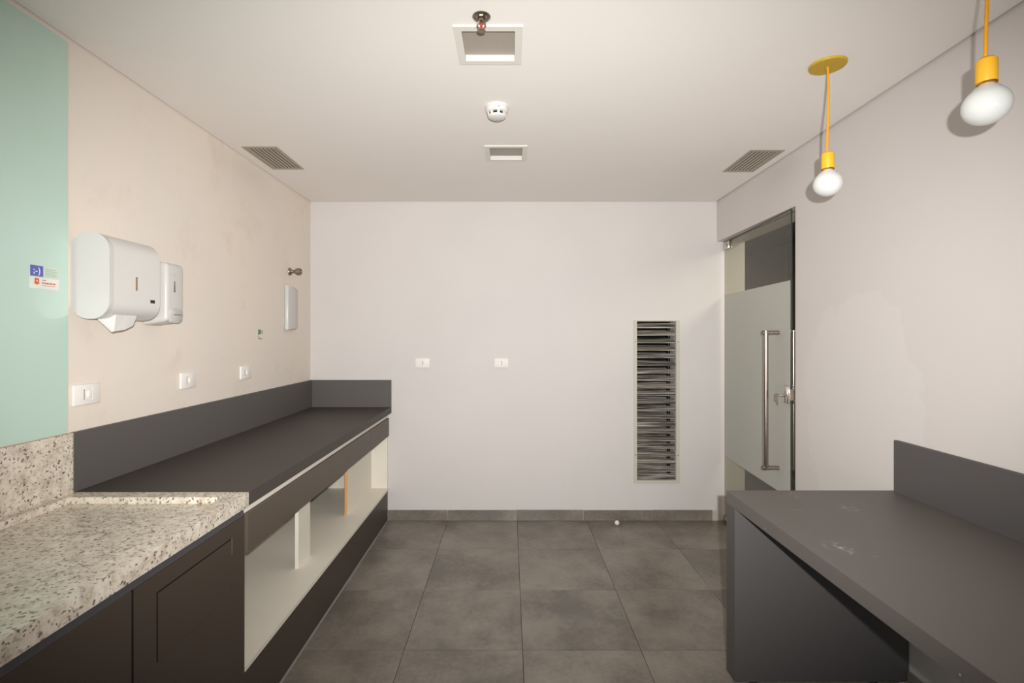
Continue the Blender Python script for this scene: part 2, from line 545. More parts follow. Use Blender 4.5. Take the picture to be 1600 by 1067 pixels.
# floor: grey porcelain tiles with thin dark joints
PIT = 0.595
GX, GY = 0.066, 2.507
floor = structure('floor', boxes([(XL, XC, YR, 7.0, -0.06, -0.0025)]), 'grout', 'dark grey porcelain tiled floor', 'floor')
tile_cache = {}
J = 0.0016
fx0, fx1, fy0, fy1 = XL, XC, YR, 7.0
i0, i1 = math.floor((fx0 - GX) / PIT), math.ceil((fx1 - GX) / PIT)
j0, j1 = math.floor((fy0 - GY) / PIT), math.ceil((fy1 - GY) / PIT)
for i in range(i0, i1):
    for j in range(j0, j1):
        xa, xb = max(fx0, GX + i * PIT + J * 0.7), min(fx1, GX + (i + 1) * PIT - J * 0.7)
        ya, yb = max(fy0, GY + j * PIT + J), min(fy1, GY + (j + 1) * PIT - J)
        if xb - xa < 0.01 or yb - ya < 0.01:
            continue
        if xb < XR + 0.01 and ya > YB + 0.15:
            continue
        key = (round(xb - xa, 4), round(yb - ya, 4))
        if key not in tile_cache:
            w, d = key
            bm = new_bm()
            t = 0.0012
            lo = [bm.verts.new((sx * w / 2, sy * d / 2, -0.010)) for sx, sy in ((-1, -1), (1, -1), (1, 1), (-1, 1))]
            md = [bm.verts.new((sx * w / 2, sy * d / 2, -0.0010)) for sx, sy in ((-1, -1), (1, -1), (1, 1), (-1, 1))]
            hi = [bm.verts.new((sx * (w / 2 - t), sy * (d / 2 - t), 0.0)) for sx, sy in ((-1, -1), (1, -1), (1, 1), (-1, 1))]
            bm.faces.new(hi)
            for q in range(4):
                bm.faces.new((lo[q], lo[(q + 1) % 4], md[(q + 1) % 4], md[q]))
                bm.faces.new((md[q], md[(q + 1) % 4], hi[(q + 1) % 4], hi[q]))
            tile_cache[key] = finish('tile', bm, 'tile', False)
        o = bpy.data.objects.new('tile', tile_cache[key])
        COL.objects.link(o)
        o.parent = floor
        o.location = Vector(((xa + xb) / 2, (ya + yb) / 2, 0)) - ORG[floor.name]

# skirting tiles
bb = structure('baseboard_back', boxes([(-1.045, 1.772, YB - 0.006, YB, 0.0, 0.088)]), 'mortar', 'row of grey skirting tiles along the back wall', 'skirting')
edges = [-1.045, -0.526, 0.055, 0.632, 1.216, 1.735]
for a, b in zip(edges, edges[1:]):
    part('skirting_tile', bx(a + 0.002, b - 0.002, YB - 0.014, YB - 0.006, 0.001, 0.093 + random.uniform(-0.002, 0.001), r=0.0012, seg=1), 'tile', bb)
br = structure('baseboard_right', boxes([(XR - 0.006, XR, YR, 2.214, 0.0, 0.088)]), 'mortar', 'row of grey skirting tiles along the right wall', 'skirting')
y = 2.212
while y > YR + 0.02:
    y2 = max(YR, y - 0.59)
    part('skirting_tile', bx(XR - 0.014, XR - 0.006, y2 + 0.002, y - 0.002, 0.001, 0.095, r=0.0012, seg=1), 'tile', br)
    y = y2
br2 = structure('trim_3', boxes([(XR - 0.006, XR, 2.305, DY0 - 0.01, 0.0, 0.088)]), 'mortar', 'skirting tiles between the grey counter and the glass door', 'skirting')
part('skirting_tile', bx(XR - 0.014, XR - 0.006, 2.307, 2.70, 0.001, 0.093, r=0.0012, seg=1), 'tile', br2)
part('skirting_tile', bx(XR - 0.014, XR - 0.006, 2.704, DY0 - 0.012, 0.001, 0.093, r=0.0012, seg=1), 'tile', br2)

# corridor seen through the glass door
structure('wall_corridor', boxes([(XC, XC + 0.1, 0.4, 7.0, 0, 2.64)]), 'corridor', 'dark grey corridor wall behind the glass door', 'wall')
structure('wall_corridor_end', boxes([(XR + WT, XC, 7.0, 7.1, 0, 2.64), (XR + WT, XC, 0.3, 0.4, 0, 2.64), (XR + WT - 0.1, XR + WT, YB + 0.15, 7.0, 0, 2.64)]), 'corridor', 'dark grey end walls of the corridor behind the door', 'wall')
structure('ceiling_corridor', boxes([(XR + WT, XC + 0.1, 0.3, 7.1, 2.64, 2.70)]), 'corridor_top', 'dark corridor ceiling behind the glass door', 'ceiling')

# ------------------------------------------------------------------ glass door, slightly ajar
door = bpy.data.objects.new('door_1', None)
COL.objects.link(door)
door.location = (1.836, 4.25, 0.0)
door.rotation_euler = (0, 0, math.radians(-3.67))
door['kind'] = 'structure'
door['label'] = 'frosted glass door with long steel pull handle, slightly ajar'
door['category'] = 'door'
ORG['door_1'] = Vector(door.location)
DW = 1.132
pane = part('pane', bx(-0.005, 0.005, -DW, 0, 0.012, 2.372), 'clear_glass', door, local=True, label='clear glass pane')
part('pane_edge', bx(-0.005, 0.005, -DW - 0.0015, -DW, 0.012, 2.372), 'green_edge', pane, local=True, label='dark green polished glass edge')
part('pane_edge', bx(-0.005, 0.005, -DW, 0, 2.372, 2.3735), 'green_edge', pane, local=True, label='dark green polished glass edge')
part('frosted_film', bx(-0.0062, -0.0052, -DW + 0.004, -0.004, 0.559, 1.927), 'frosted', door, local=True, label='frosted privacy film')
for side in (-1, 1):
    bm = new_bm()
    hx, hy = side * 0.088, -0.975
    tube(bm, (hx, hy, 0.70), (hx, hy, 1.612), 0.0160, seg=20)
    h = part('pull_handle', bm, 'steel', door, smooth=True, local=True, label='long tubular steel pull handle')
    for z in (0.712, 1.600):
        bm = new_bm()
        tube(bm, (side * 0.005, hy, z), (hx + side * 0.022, hy, z), 0.0145, seg=16)
        part('standoff', bm, 'steel', h, smooth=True, local=True)
lk = part('lock', bx(-0.030, -0.005, -DW - 0.004, -DW + 0.052, 1.155, 1.265, r=0.006), 'chrome', door, smooth=True, local=True, label='chrome glass door lock')
part('lock_back_plate', bx(0.005, 0.026, -DW - 0.004, -DW + 0.052, 1.155, 1.265, r=0.005), 'chrome', lk, smooth=True, local=True)
part('lock_bolt', bx(-0.016, 0.016, -DW - 0.010, -DW - 0.002, 1.175, 1.245, r=0.002), 'nickel', lk, local=True)
bm = tube(new_bm(), (-0.058, -DW + 0.026, 1.205), (-0.030, -DW + 0.026, 1.205), 0.009)
cyl = part('lock_cylinder', bm, 'chrome', lk, smooth=True, local=True)
key = thing('key', 'small keys hanging in the chrome lock of the glass door', 'key', (0, 0, 0))
kl = Matrix.Translation(door.location) @ Matrix.Rotation(math.radians(-3.67), 4, 'Z')
kb = kl @ Vector((-0.058, -DW + 0.026, 1.205))
key.location = kb
ORG[key.name] = kb.copy()
bm = new_bm()
prism(bm, round_rect(-0.034, -0.006, -0.011, 0.011, 0.009), 'y', -0.0015, 0.0015)
part('key_bow', bm, 'nickel', key, smooth=True, local=True)
bm = new_bm(); box(bm, -0.008, 0.004, -0.001, 0.001, -0.004, 0.004)
part('key_blade', bm, 'nickel', key, local=True)
bm = new_bm()
prism(bm, [(-0.036, -0.018), (-0.020, -0.014), (-0.010, -0.028), (-0.012, -0.038), (-0.010, -0.060), (-0.015, -0.064), (-0.022, -0.040), (-0.032, -0.036)], 'y', -0.001, 0.001)
part('spare_key', bm, 'nickel', key, local=True)
bm = new_bm()
prism(bm, [(-0.030, -0.022), (-0.026, -0.004), (-0.022, -0.004), (-0.024, -0.022)], 'y', -0.0008, 0.0008)
part('key_ring', bm, 'nickel', key, local=True)
pv = part('pivot_clamp', bx(-0.016, 0.016, -0.120, 0.004, 2.306, 2.374, r=0.007), 'chrome', door, smooth=True, local=True, label='chrome pivot clamp at the top hinge corner')
part('pivot_screw', tube(new_bm(), (-0.019, -0.080, 2.340), (-0.015, -0.080, 2.340), 0.012), 'nickel', pv, smooth=True, local=True)
part('pivot_clamp', bx(-0.018, 0.018, -0.16, 0.004, 0.008, 0.06, r=0.008), 'chrome', door, smooth=True, local=True, label='chrome pivot clamp at the bottom hinge corner')
structure('trim_4', bx(1.833, 1.843, DY0 + 0.02, YB, DZ - 0.008, DZ), 'slot_grey', 'thin grey strip under the door head above the glass door', 'trim')

# ------------------------------------------------------------------ left run: granite worktop and sink cabinet
ZT, ZB = 0.972, 0.920
YG = 1.934                                         # joint between granite and laminate
XF = -1.010                                        # front edge of both worktops
gw = thing('granite_worktop', 'speckled beige granite worktop with raised rim, in the near left corner', 'worktop', (-1.36, 0.6, 0.919))
bm = new_bm()
ox0, ox1, oy0, oy1 = XL + 0.02, XF, -0.9, YG
ix0, ix1, iy0, iy1 = -1.652, -1.076, -0.84, 1.873
zr = 0.949
O = [(ox0, oy0), (ox1, oy0), (ox1, oy1), (ox0, oy1)]
I = [(ix0, iy0), (ix1, iy0), (ix1, iy1), (ix0, iy1)]
vo = [bm.verts.new((*p, ZT)) for p in O]; vb = [bm.verts.new((*p, 0.919)) for p in O]
vi = [bm.verts.new((*p, ZT)) for p in I]
vr = [bm.verts.new((p[0] + sx * 0.004, p[1] + sy * 0.004, zr)) for p, (sx, sy) in zip(I, ((1, 1), (-1, 1), (-1, -1), (1, -1)))]
for q in range(4):
    r_ = (q + 1) % 4
    bm.faces.new((vo[q], vo[r_], vi[r_], vi[q]))
    bm.faces.new((vi[q], vi[r_], vr[r_], vr[q]))
    bm.faces.new((vb[q], vb[r_], vo[r_], vo[q]))
bm.faces.new(vr)
bm.faces.new(list(reversed(vb)))
part('slab', bm, 'granite', gw)
part('backsplash', bx(XL + 0.0008, XL + 0.02, -0.9, 1.929, 0.969, 1.203, r=0.0015, seg=1), 'granite', gw, label='speckled granite upstand')

XD = -1.0245
sc_ = thing('sink_cabinet', 'dark brown base cabinet under the granite worktop', 'cabinet', (-1.36, 0.6, 0.0))
part('carcass', boxes([(XL + 0.001, XD - 0.02, -0.9, 1.930, 0.10, 0.917)]), 'void', sc_)  # coloured black to put deep shade behind the gaps in the fronts
part('plinth', boxes([(XL + 0.001, XD - 0.06, -0.9, 1.930, 0.0, 0.10)]), 'laminate_dark', sc_)
bm = new_bm()
prism(bm, [(XD - 0.0195, 0.917), (XD - 0.008, 0.917), (XD, 0.887), (XD - 0.0195, 0.887)], 'y', -0.9, 1.930)
part('top_rail', bm, 'rail', sc_, label='sloping blue-grey finger rail')
part('door', bx(XD - 0.0195, XD, 0.795, 1.3540, 0.105, 0.885, r=0.001, seg=1), 'laminate_dark', sc_)
part('door', bx(XD - 0.0195, XD, 0.23, 0.792, 0.105, 0.885, r=0.001, seg=1), 'laminate_dark', sc_)
part('door', bx(XD - 0.0195, XD, -0.9, 0.227, 0.105, 0.885, r=0.001, seg=1), 'laminate_dark', sc_)
pa = [(XD - 0.0195, XD, 1.3620, 1.449, 0.105, 0.885), (XD - 0.0195, XD, 1.844, 1.930, 0.105, 0.885), (XD - 0.0195, XD, 1.449, 1.844, 0.832, 0.885), (XD - 0.0195, XD, 1.449, 1.844, 0.105, 0.627)]
fp = part('front_panel', boxes(pa), 'laminate_dark', sc_)
part('joint_shade', bx(XD - 0.0195, XD - 0.0015, 1.3540, 1.3620, 0.105, 0.885), 'void', sc_, label='black strip standing for the shade in the joint between the fronts')  # black strips fill the gaps and stand for their shade
part('joint_shade', bx(XD - 0.0195, XD - 0.0015, 1.4490, 1.4565, 0.627, 0.832), 'void', fp)
part('joint_shade', bx(XD - 0.0195, XD - 0.0015, 1.4565, 1.8425, 0.8262, 0.832), 'void', fp)
part('access_panel', bx(XD - 0.0195, XD - 0.0005, 1.4565, 1.8425, 0.6275, 0.8262), 'laminate_dark', fp, label='inset access panel with open joint')
part('worn_edge', bx(XD - 0.0195, XD + 0.0002, 1.8425, 1.8439, 0.770, 0.830), 'slot_grey', fp, label='pale worn edge')

# ------------------------------------------------------------------ dark laminate worktop and drawer cabinet
lw = thing('laminate_worktop', 'long dark grey laminate worktop with upstand along the left wall', 'worktop', (-1.36, 3.1, ZB))
part('slab', bx(XL + 0.001, XF, YG + 0.001, YB - 0.001, ZB, ZT, r=0.001, seg=1), 'laminate_top_shaded', lw)
part('backsplash', bx(XL + 0.001, XL + 0.02, 1.930, YB - 0.001, ZT, 1.203, r=0.001, seg=1), 'laminate', lw)
part('backsplash', bx(XL + 0.02, XF, YB - 0.02, YB - 0.001, ZT, 1.203, r=0.001, seg=1), 'laminate', lw)

XS = -1.028
ds = thing('drawer_cabinet', 'grey drawer unit over a white open shelf along the left wall', 'cabinet', (-1.36, 3.1, 0.0))
ya, yb = 1.937, 4.272
part('side_panel', boxes([(XL + 0.001, -1.040, ya, ya + 0.018, 0.0, 0.918)]), 'board_white', ds)
part('side_panel', boxes([(XL + 0.001, -1.040, yb - 0.018, yb, 0.276, 0.918)]), 'board_white', ds)
part('back_panel', boxes([(XL + 0.001, XL + 0.010, ya + 0.018, yb - 0.018, 0.0, 0.918)]), 'board_white', ds)
part('top_panel', boxes([(XL + 0.010, -1.040, ya + 0.018, yb - 0.018, 0.882, 0.918)]), 'board_white', ds)
part('shelf', boxes([(XL + 0.010, -1.034, ya + 0.018, yb, 0.262, 0.282)]), 'board_white', ds, label='white open shelf')
part('plinth', boxes([(-1.060, -1.042, ya + 0.018, yb, 0.002, 0.262)]), 'laminate_dark', ds, label='dark plinth board below the shelf')
part('silicone_bead', bm=prism(new_bm(), [(-1.042, 0.0), (-1.035, 0.0), (-1.042, 0.007)], 'y', ya + 0.018, yb), mat='slot_grey', parent=ds)
dv = [1.960, 2.555, 3.132, 3.700, 4.262]
for a, b in zip(dv, dv[1:]):
    d_ = part('drawer', bx(XS - 0.018, XS, a + 0.0012, b - 0.0012, 0.727, 0.880, r=0.001, seg=1), 'laminate_warm', ds)
    part('drawer_box', boxes([(-1.60, XS - 0.018, a + 0.02, b - 0.02, 0.742, 0.862)]), 'board_white', d_)
part('support_post', bx(-1.195, -1.175, 2.781, 2.943, 0.282, 0.742), 'board_white', ds)
dp = part('divider_panel', bx(-1.192, -1.176, 3.616, yb - 0.018, 0.282, 0.742), 'board_white', ds)
part('raw_edge', bx(-1.1925, -1.1755, 3.612, 3.616, 0.282, 0.742), 'raw_edge', dp, label='bare orange board edge')

# ------------------------------------------------------------------ grey counter on the right
rc = thing('grey_counter', 'grey laminate counter with waterfall end against the right wall', 'counter', (1.39, 1.0, 0.0))
RX = 1.000
part('worktop', bx(RX, XR - 0.001, -0.8, 2.300, 0.811, 0.866, r=0.0008, seg=1), 'desk_top', rc)
part('end_panel', bx(RX, XR - 0.001, 2.216, 2.300, 0.040, 0.811, r=0.0008, seg=1), 'laminate_desk', rc)
part('end_panel', bx(RX, XR - 0.016, -0.8, -0.74, 0.040, 0.811, r=0.0008, seg=1), 'laminate_desk', rc)
part('backsplash', bx(XR - 0.02, XR - 0.001, -0.8, 2.280, 0.866, 1.102, r=0.0008, seg=1), 'laminate_desk', rc)
for fx, fy in ((1.10, 2.250), (1.64, 2.250), (1.10, -0.77), (1.64, -0.77)):
    part('foot', lathe(new_bm(), [(0.020, 0.0), (0.022, 0.004), (0.016, 0.010), (0.016, 0.040)], (fx, fy, 0.0), seg=16), 'black', rc, smooth=True)

# ------------------------------------------------------------------ green glass panel and its stickers
GT = XL + 0.008
gp = thing('glass_panel', 'pale green back-painted glass panel on the left wall above the granite', 'glass panel', (XL, 0.6, 1.207))
part('pane', bx(XL + 0.0005, GT, -0.9, 1.918, 1.2075, 2.706), 'green_glass', gp)
part('sealant', bx(XL + 0.0006, XL + 0.004, 1.918, 1.9225, 1.2075, 2.706), 'grout', gp, label='dark joint along the glass edge')

def on_glass(pts, x, t=0.0004):
    """flat print on the glass plane, pts are (y,z)"""
    return prism(new_bm(), pts, 'x', x, x + t)
def rect(y0, y1, z0, z1):
    return [(y0, z0), (y1, z0), (y1, z1), (y0, z1)]

def text_part(body, size, loc, rot, mat, parent, name='print'):
    cu = bpy.data.curves.new('text', 'FONT')
    cu.body = body
    cu.size = size
    cu.extrude = 0.0001
    cu.align_x, cu.align_y = 'CENTER', 'CENTER'
    ob = bpy.data.objects.new('text', cu)
    COL.objects.link(ob)
    dg = bpy.context.evaluated_depsgraph_get()
    me = bpy.data.meshes.new_from_object(ob.evaluated_get(dg))
    bpy.data.objects.remove(ob)
    me.transform(Matrix.Translation(Vector(loc) - ORG[parent.name]) @ rot)
    me.materials.clear()
    me.materials.append(M[mat])
    o = bpy.data.objects.new(name, me)
    COL.objects.link(o)
    o.parent = parent
    ORG[o.name] = ORG[parent.name]
    return o
ROT_L = Matrix(((0, 0, 1, 0), (1, 0, 0, 0), (0, 1, 0, 0), (0, 0, 0, 1)))   # text facing +X, running along +Y

st1 = thing('sticker', 'blue square emoticon sticker with small grey text on the green glass', 'sticker', (GT, 1.79, 1.79), 'stickers on the green glass')
part('backing', on_glass(rect(1.764, 1.876, 1.790, 1.832), GT + 0.0001), 'sticker_clear', st1)
part('blue_square', on_glass(rect(1.766, 1.815, 1.7915, 1.830), GT + 0.0006), 'blue_print', st1)
text_part(';-)', 0.034, (GT + 0.0013, 1.7905, 1.8115), ROT_L, 'white_print', st1, 'emoticon')
for q in range(4):
    z = 1.822 - q * 0.0075
    part('text_line', on_glass(rect(1.824, 1.866 + 0.004 * math.sin(q * 2.1), z - 0.0014, z), GT + 0.0006), 'grey_print', st1)
st2 = thing('sticker', 'white sticker with orange badge and orange lettering on the green glass', 'sticker', (GT, 1.79, 1.748), 'stickers on the green glass')
part('backing', on_glass(rect(1.764, 1.880, 1.748, 1.788), GT + 0.0001), 'sticker_white', st2)
bg_ = [(1.783, 1.785), (1.798, 1.785), (1.800, 1.776), (1.798, 1.770), (1.803, 1.765), (1.797, 1.765), (1.791, 1.761), (1.785, 1.764), (1.779, 1.766), (1.783, 1.771), (1.782, 1.778)]
part('badge', on_glass(bg_, GT + 0.0006), 'orange_print', st2)
part('badge_spot', on_glass([(1.791 + 0.003 * math.cos(a * PI / 4), 1.775 + 0.003 * math.sin(a * PI / 4)) for a in range(8)], GT + 0.0011, 0.0002), 'sticker_white', st2)
part('text_line', on_glass(rect(1.812, 1.826, 1.7775, 1.7805), GT + 0.0006), 'grey_print', st2)
for a, b in ((1.810, 1.818), (1.820, 1.838), (1.840, 1.851), (1.853, 1.864)):
    part('text_line', on_glass(rect(a, b, 1.7665, 1.7715), GT + 0.0006), 'orange_print', st2)
part('text_line', on_glass(rect(1.810, 1.864, 1.7590, 1.7610), GT + 0.0006), 'pink_print', st2)

# ------------------------------------------------------------------ wall-mounted dispensers
pt = thing('paper_towel_dispenser', 'large white paper towel dispenser with rounded ends beside the green glass', 'dispenser', (XL, 2.08, 1.60))
bm = prism(new_bm(), round_rect(XL + 0.0005, -1.552, 1.644, 1.980, 0.070, 10), 'y', 1.952, 2.217, r=0.010, seg=3)
body = part('body', bm, 'plastic', pt, smooth=True)
bm = prism(new_bm(), round_rect(XL + 0.0005, -1.5515, 1.6435, 1.9805, 0.0705, 10), 'y', 1.936, 1.958, r=0.006, seg=3)
part('end_cover', bm, 'plastic_cool', pt, smooth=True)
part('level_window', bx(-1.5525, -1.551, 2.073, 2.083, 1.765, 1.822), 'brown_slot', pt, label='narrow amber level window')
part('badge', bx(-1.5525, -1.551, 2.158, 2.184, 1.719, 1.733), 'black', pt, label='tiny black badge')
bm = new_bm()
sec = []
for yy, zb_, xf, xm in ((1.980, 1.640, -1.640, -1.625), (1.995, 1.592, -1.640, -1.584), (2.050, 1.600, -1.640, -1.580), (2.090, 1.616, -1.640, -1.580), (2.106, 1.640, -1.640, -1.590)):
    sec.append([bm.verts.new((xf, yy, 1.662)), bm.verts.new((xm - 0.006, yy, zb_)), bm.verts.new((xm + 0.004, yy, zb_ + 0.004)), bm.verts.new((-1.572, yy, 1.662))])
for s0, s1 in zip(sec, sec[1:]):
    for q in range(4):
        bm.faces.new((s0[q], s0[(q + 1) % 4], s1[(q + 1) % 4], s1[q]))
bm.faces.new(sec[0]); bm.faces.new(list(reversed(sec[-1])))
part('paper_chute', bm, 'plastic', pt, label='white wedge-shaped paper chute')

sd = thing('soap_dispenser', 'small white soap dispenser with clear push lever beside the towel dispenser', 'dispenser', (XL, 2.37, 1.63))
bm = bx(XL + 0.0005, -1.584, 2.308, 2.430, 1.628, 1.935, r=0.016, seg=4)
for v in bm.verts:                                  # sloping shoulders and underside
    t = (v.co.x - XL) / 0.120
    if v.co.z > 1.85:
        v.co.z -= 0.018 * t
    if v.co.z < 1.70:
        v.co.z += 0.030 * max(0, t - 0.35)
part('body', bm, 'plastic_cool', sd, smooth=True)
part('level_window', bm=prism(new_bm(), [(2.358, 1.836), (2.365, 1.836), (2.368, 1.784), (2.355, 1.784)], 'x', -1.5845, -1.5832), mat='slot_grey', parent=sd)
part('embossed_mark', bm=prism(new_bm(), [(2.352, 1.868), (2.370, 1.868), (2.364, 1.858), (2.356, 1.858)], 'x', -1.5845, -1.5833), mat='plastic_grey', parent=sd)
lv = prism(new_bm(), round_rect(2.326, 2.412, 1.640, 1.708, 0.022, 5), 'x', -1.590, -1.5775, r=0.004, seg=2)
for v in lv.verts:
    if v.co.z < 1.67:
        v.co.x -= 0.006
part('push_lever', lv, 'plastic_grey', sd, smooth=True, label='clear grey push lever')
part('lever_slot', bx(-1.580, -1.5772, 2.350, 2.404, 1.676, 1.680), 'slot_grey', sd)

wd = bx(XL + 0.0005, -1.672, 3.770, 3.950, 1.622, 1.967, r=0.011, seg=4)
for v in wd.verts:
    u = (v.co.y - 3.770) / 0.180
    t = (v.co.x - XL) / 0.032
    v.co.x += 0.012 * math.sin(PI * u) * t * t
    if v.co.z > 1.9:
        v.co.z -= 0.030 * t * u * u
    if v.co.z < 1.68:
        v.co.z += 0.016 * t * u
cd = thing('gel_dispenser', 'slim curved white dispenser under the metal spout near the back corner', 'dispenser', (XL, 3.867, 1.62))
part('cover', wd, 'plastic_cool', cd, smooth=True)
part('wall_plate', bx(XL + 0.0003, XL + 0.004, 3.766, 3.954, 1.640, 1.950), 'plastic_grey', cd)

sp = thing('wall_spout', 'short dull metal spout with round flange on the left wall', 'spout', (XL, 3.87, 2.046))
part('flange', lathe(new_bm(), [(0.031, 0.0), (0.031, 0.004), (0.027, 0.010), (0.014, 0.020), (0.012, 0.026)], (XL, 3.87, 2.077), 'X', 24), 'nickel', sp, smooth=True)
part('neck', lathe(new_bm(), [(0.012, 0.022), (0.013, 0.034), (0.024, 0.052), (0.026, 0.058)], (XL, 3.87, 2.077), 'X', 24), 'nickel', sp, smooth=True)
part('barrel', lathe(new_bm(), [(0.026, 0.056), (0.027, 0.060), (0.027, 0.084), (0.023, 0.088), (0.018, 0.088), (0.017, 0.080), (0.0, 0.080)], (XL, 3.87, 2.077), 'X', 24), 'nickel', sp, smooth=True)

ws = thing('sticker', 'tiny torn green and pink sticker on the left wall below the slim dispenser', 'sticker', (XL, 3.43, 1.55))
part('green_patch', on_glass([(3.382, 1.586), (3.422, 1.592), (3.420, 1.622), (3.388, 1.624)], XL + 0.0001), 'green_print', ws)
part('pink_patch', on_glass([(3.428, 1.590), (3.448, 1.594), (3.446, 1.618), (3.430, 1.618)], XL + 0.0001), 'pink_print', ws)
part('torn_edge', on_glass([(3.386, 1.580), (3.392, 1.580), (3.398, 1.564), (3.435, 1.560), (3.442, 1.564), (3.438, 1.556), (3.394, 1.557), (3.388, 1.566)], XL + 0.0001), 'brown_print', ws)

# ------------------------------------------------------------------ switch and socket plates
def plate_left(y0, y1, label, kind):
    t = thing('switch_plate', label, 'switch plate', (XL, (y0 + y1) / 2, 1.302), 'plates above the left worktops')
    p = part('cover', bx(XL + 0.0005, XL + 0.011, y0, y1, 1.302, 1.385, r=0.004, seg=2), 'plate', t, smooth=True)
    yc = (y0 + y1) / 2
    part('module', bx(XL + 0.010, XL + 0.0125, yc - 0.016, yc + 0.022, 1.318, 1.372, r=0.002, seg=1), 'plate', t)
    part('rocker', bx(XL + 0.0122, XL + 0.018, yc - 0.006, yc + 0.014, 1.330, 1.358, r=0.003, seg=2), 'plate', t, smooth=True)
    part('module_shadow', bx(XL + 0.0100, XL + 0.0122, yc - 0.0185, yc - 0.0155, 1.322, 1.366), 'slot_grey', t)
    return t
plate_left(1.940, 2.069, 'largest white switch plate, beside the edge of the green glass', 0)
plate_left(2.575, 2.700, 'white switch plate in the middle of the left wall row', 0)
plate_left(3.150, 3.275, 'white switch plate on the left wall nearest the back corner', 0)

def socket_back(xc, label):
    t = thing('socket_plate', label, 'socket', (xc, YB, 1.304), 'sockets on the back wall')
    part('cover', bx(xc - 0.062, xc + 0.062, YB - 0.011, YB - 0.0005, 1.306, 1.388, r=0.005, seg=2), 'plate', t, smooth=True)
    bm = prism(new_bm(), [(xc + 0.022 * math.cos(a), 1.347 + 0.028 * math.sin(a)) for a in [k * PI / 3 for k in range(6)]], 'y', YB - 0.0125, YB - 0.0105)
    m = part('module', bm, 'plate', t)
    for dz in (-0.013, 0.0, 0.013):
        part('pin_hole', lathe(new_bm(), [(0.0045, 0), (0.0045, 0.002)], (xc + (0.004 if dz == 0 else 0), YB - 0.0135, 1.347 + dz), seg=10) if False else tube(new_bm(), (xc + (0.004 if dz == 0 else 0), YB - 0.0130, 1.347 + dz), (xc + (0.004 if dz == 0 else 0), YB - 0.0120, 1.347 + dz), 0.0045, seg=10), 'slot_grey', m)
    return t
socket_back((660.5 - 796) * 0.00548, 'white socket plate on the back wall nearest the dark worktop')
socket_back((783.5 - 796) * 0.00548, 'white socket plate on the back wall nearer the louvred grille')

# ------------------------------------------------------------------ louvred grille on the back wall
lg = thing('louvre_grille', 'tall narrow louvred metal grille in the back wall', 'grille', ((VX0 + VX1) / 2, YB, VZ0 - 0.025))
fw = 0.026
part('frame', boxes([(VX0 - fw, VX0, YB - 0.008, YB - 0.0005, VZ0 - fw, VZ1 + 0.012), (VX1, VX1 + fw + 0.004, YB - 0.008, YB - 0.0005, VZ0 - fw, VZ1 + 0.012), (VX0, VX1, YB - 0.008, YB - 0.0005, VZ0 - fw, VZ0), (VX0, VX1, YB - 0.008, YB - 0.0005, VZ1, VZ1 + 0.012)]), 'frame_grille', lg)
for zs in (0.56, 1.53):
    for xx in (VX0 - 0.014, VX1 + 0.016):
        part('screw', tube(new_bm(), (xx, YB - 0.010, zs), (xx, YB - 0.008, zs), 0.005, seg=10), 'slot_grey', lg)
NB = 21
pitch = (VZ1 - VZ0) / NB
prof = [(0.000, 0.000), (0.000, 0.008), (0.004, 0.010), (0.030, 0.040), (0.056, 0.012), (0.060, 0.012), (0.060, 0.006), (0.055, 0.006), (0.030, 0.034), (0.006, 0.004), (0.003, 0.000)]
me0 = None
for q in range(NB):
    if me0 is None:
        bm = prism(new_bm(), prof, 'x', -(VX1 - VX0) / 2 + 0.002, (VX1 - VX0) / 2 - 0.002)
        me0 = finish('slat', bm, 'louvre', False)
    s = bpy.data.objects.new('slat', me0)
    COL.objects.link(s)
    s.parent = lg
    s.location = Vector(((VX0 + VX1) / 2, YB + 0.004, VZ0 + q * pitch + 0.008)) - ORG[lg.name]
    s.rotation_euler = (math.radians(random.uniform(-7, 7)), math.radians(random.uniform(-0.3, 0.3)), 0)
part('linkage_bar', boxes([(VX1 - 0.040, VX1 - 0.028, YB + 0.085, YB + 0.093, VZ0, VZ1)]), 'black', lg)
me1 = None
for q in range(NB):
    if me1 is None:
        bm = new_bm()
        box(bm, -(VX1 - VX0) / 2 + 0.002, (VX1 - VX0) / 2 - 0.045, -0.024, 0.024, -0.0015, 0.0015)
        me1 = finish('damper_blade', bm, 'louvre', False)
    s = bpy.data.objects.new('damper_blade', me1)
    COL.objects.link(s)
    s.parent = lg
    s.location = Vector(((VX0 + VX1) / 2, YB + 0.105, VZ0 + (q + 0.5) * pitch)) - ORG[lg.name]
    s.rotation_euler = (math.radians(48 + random.uniform(-12, 12)), 0, 0)

# ------------------------------------------------------------------ ceiling fittings
def downlight(cx, cy, label):
    t = thing('downlight', label, 'ceiling light', (cx, cy, ZC), 'square recessed ceiling lights')
    ho, hi_ = 0.130, 0.101
    z0 = ZC - 0.006
    part('frame', boxes([(cx - ho, cx - hi_, cy - ho, cy + ho, z0, ZC - 0.0003), (cx + hi_, cx + ho, cy - ho, cy + ho, z0, ZC - 0.0003), (cx - hi_, cx + hi_, cy - ho, cy - hi_, z0, ZC - 0.0003), (cx - hi_, cx + hi_, cy + hi_, cy + ho, z0, ZC - 0.0003)]), 'frame_white', t)
    hw = 0.1025
    part('housing', boxes([(cx - hw, cx - hi_, cy - hw, cy + hw, ZC, ZC + 0.034), (cx + hi_, cx + hw, cy - hw, cy + hw, ZC, ZC + 0.034), (cx - hi_, cx + hi_, cy - hw, cy - hi_, ZC, ZC + 0.034), (cx - hi_, cx + hi_, cy + hi_, cy + hw, ZC, ZC + 0.034)]), 'plastic', t)
    part('diffuser', boxes([(cx - hi_, cx + hi_, cy - hi_, cy + hi_, ZC + 0.020, ZC + 0.026)]), 'diffuser', t, label='grey unlit diffuser')
    return t
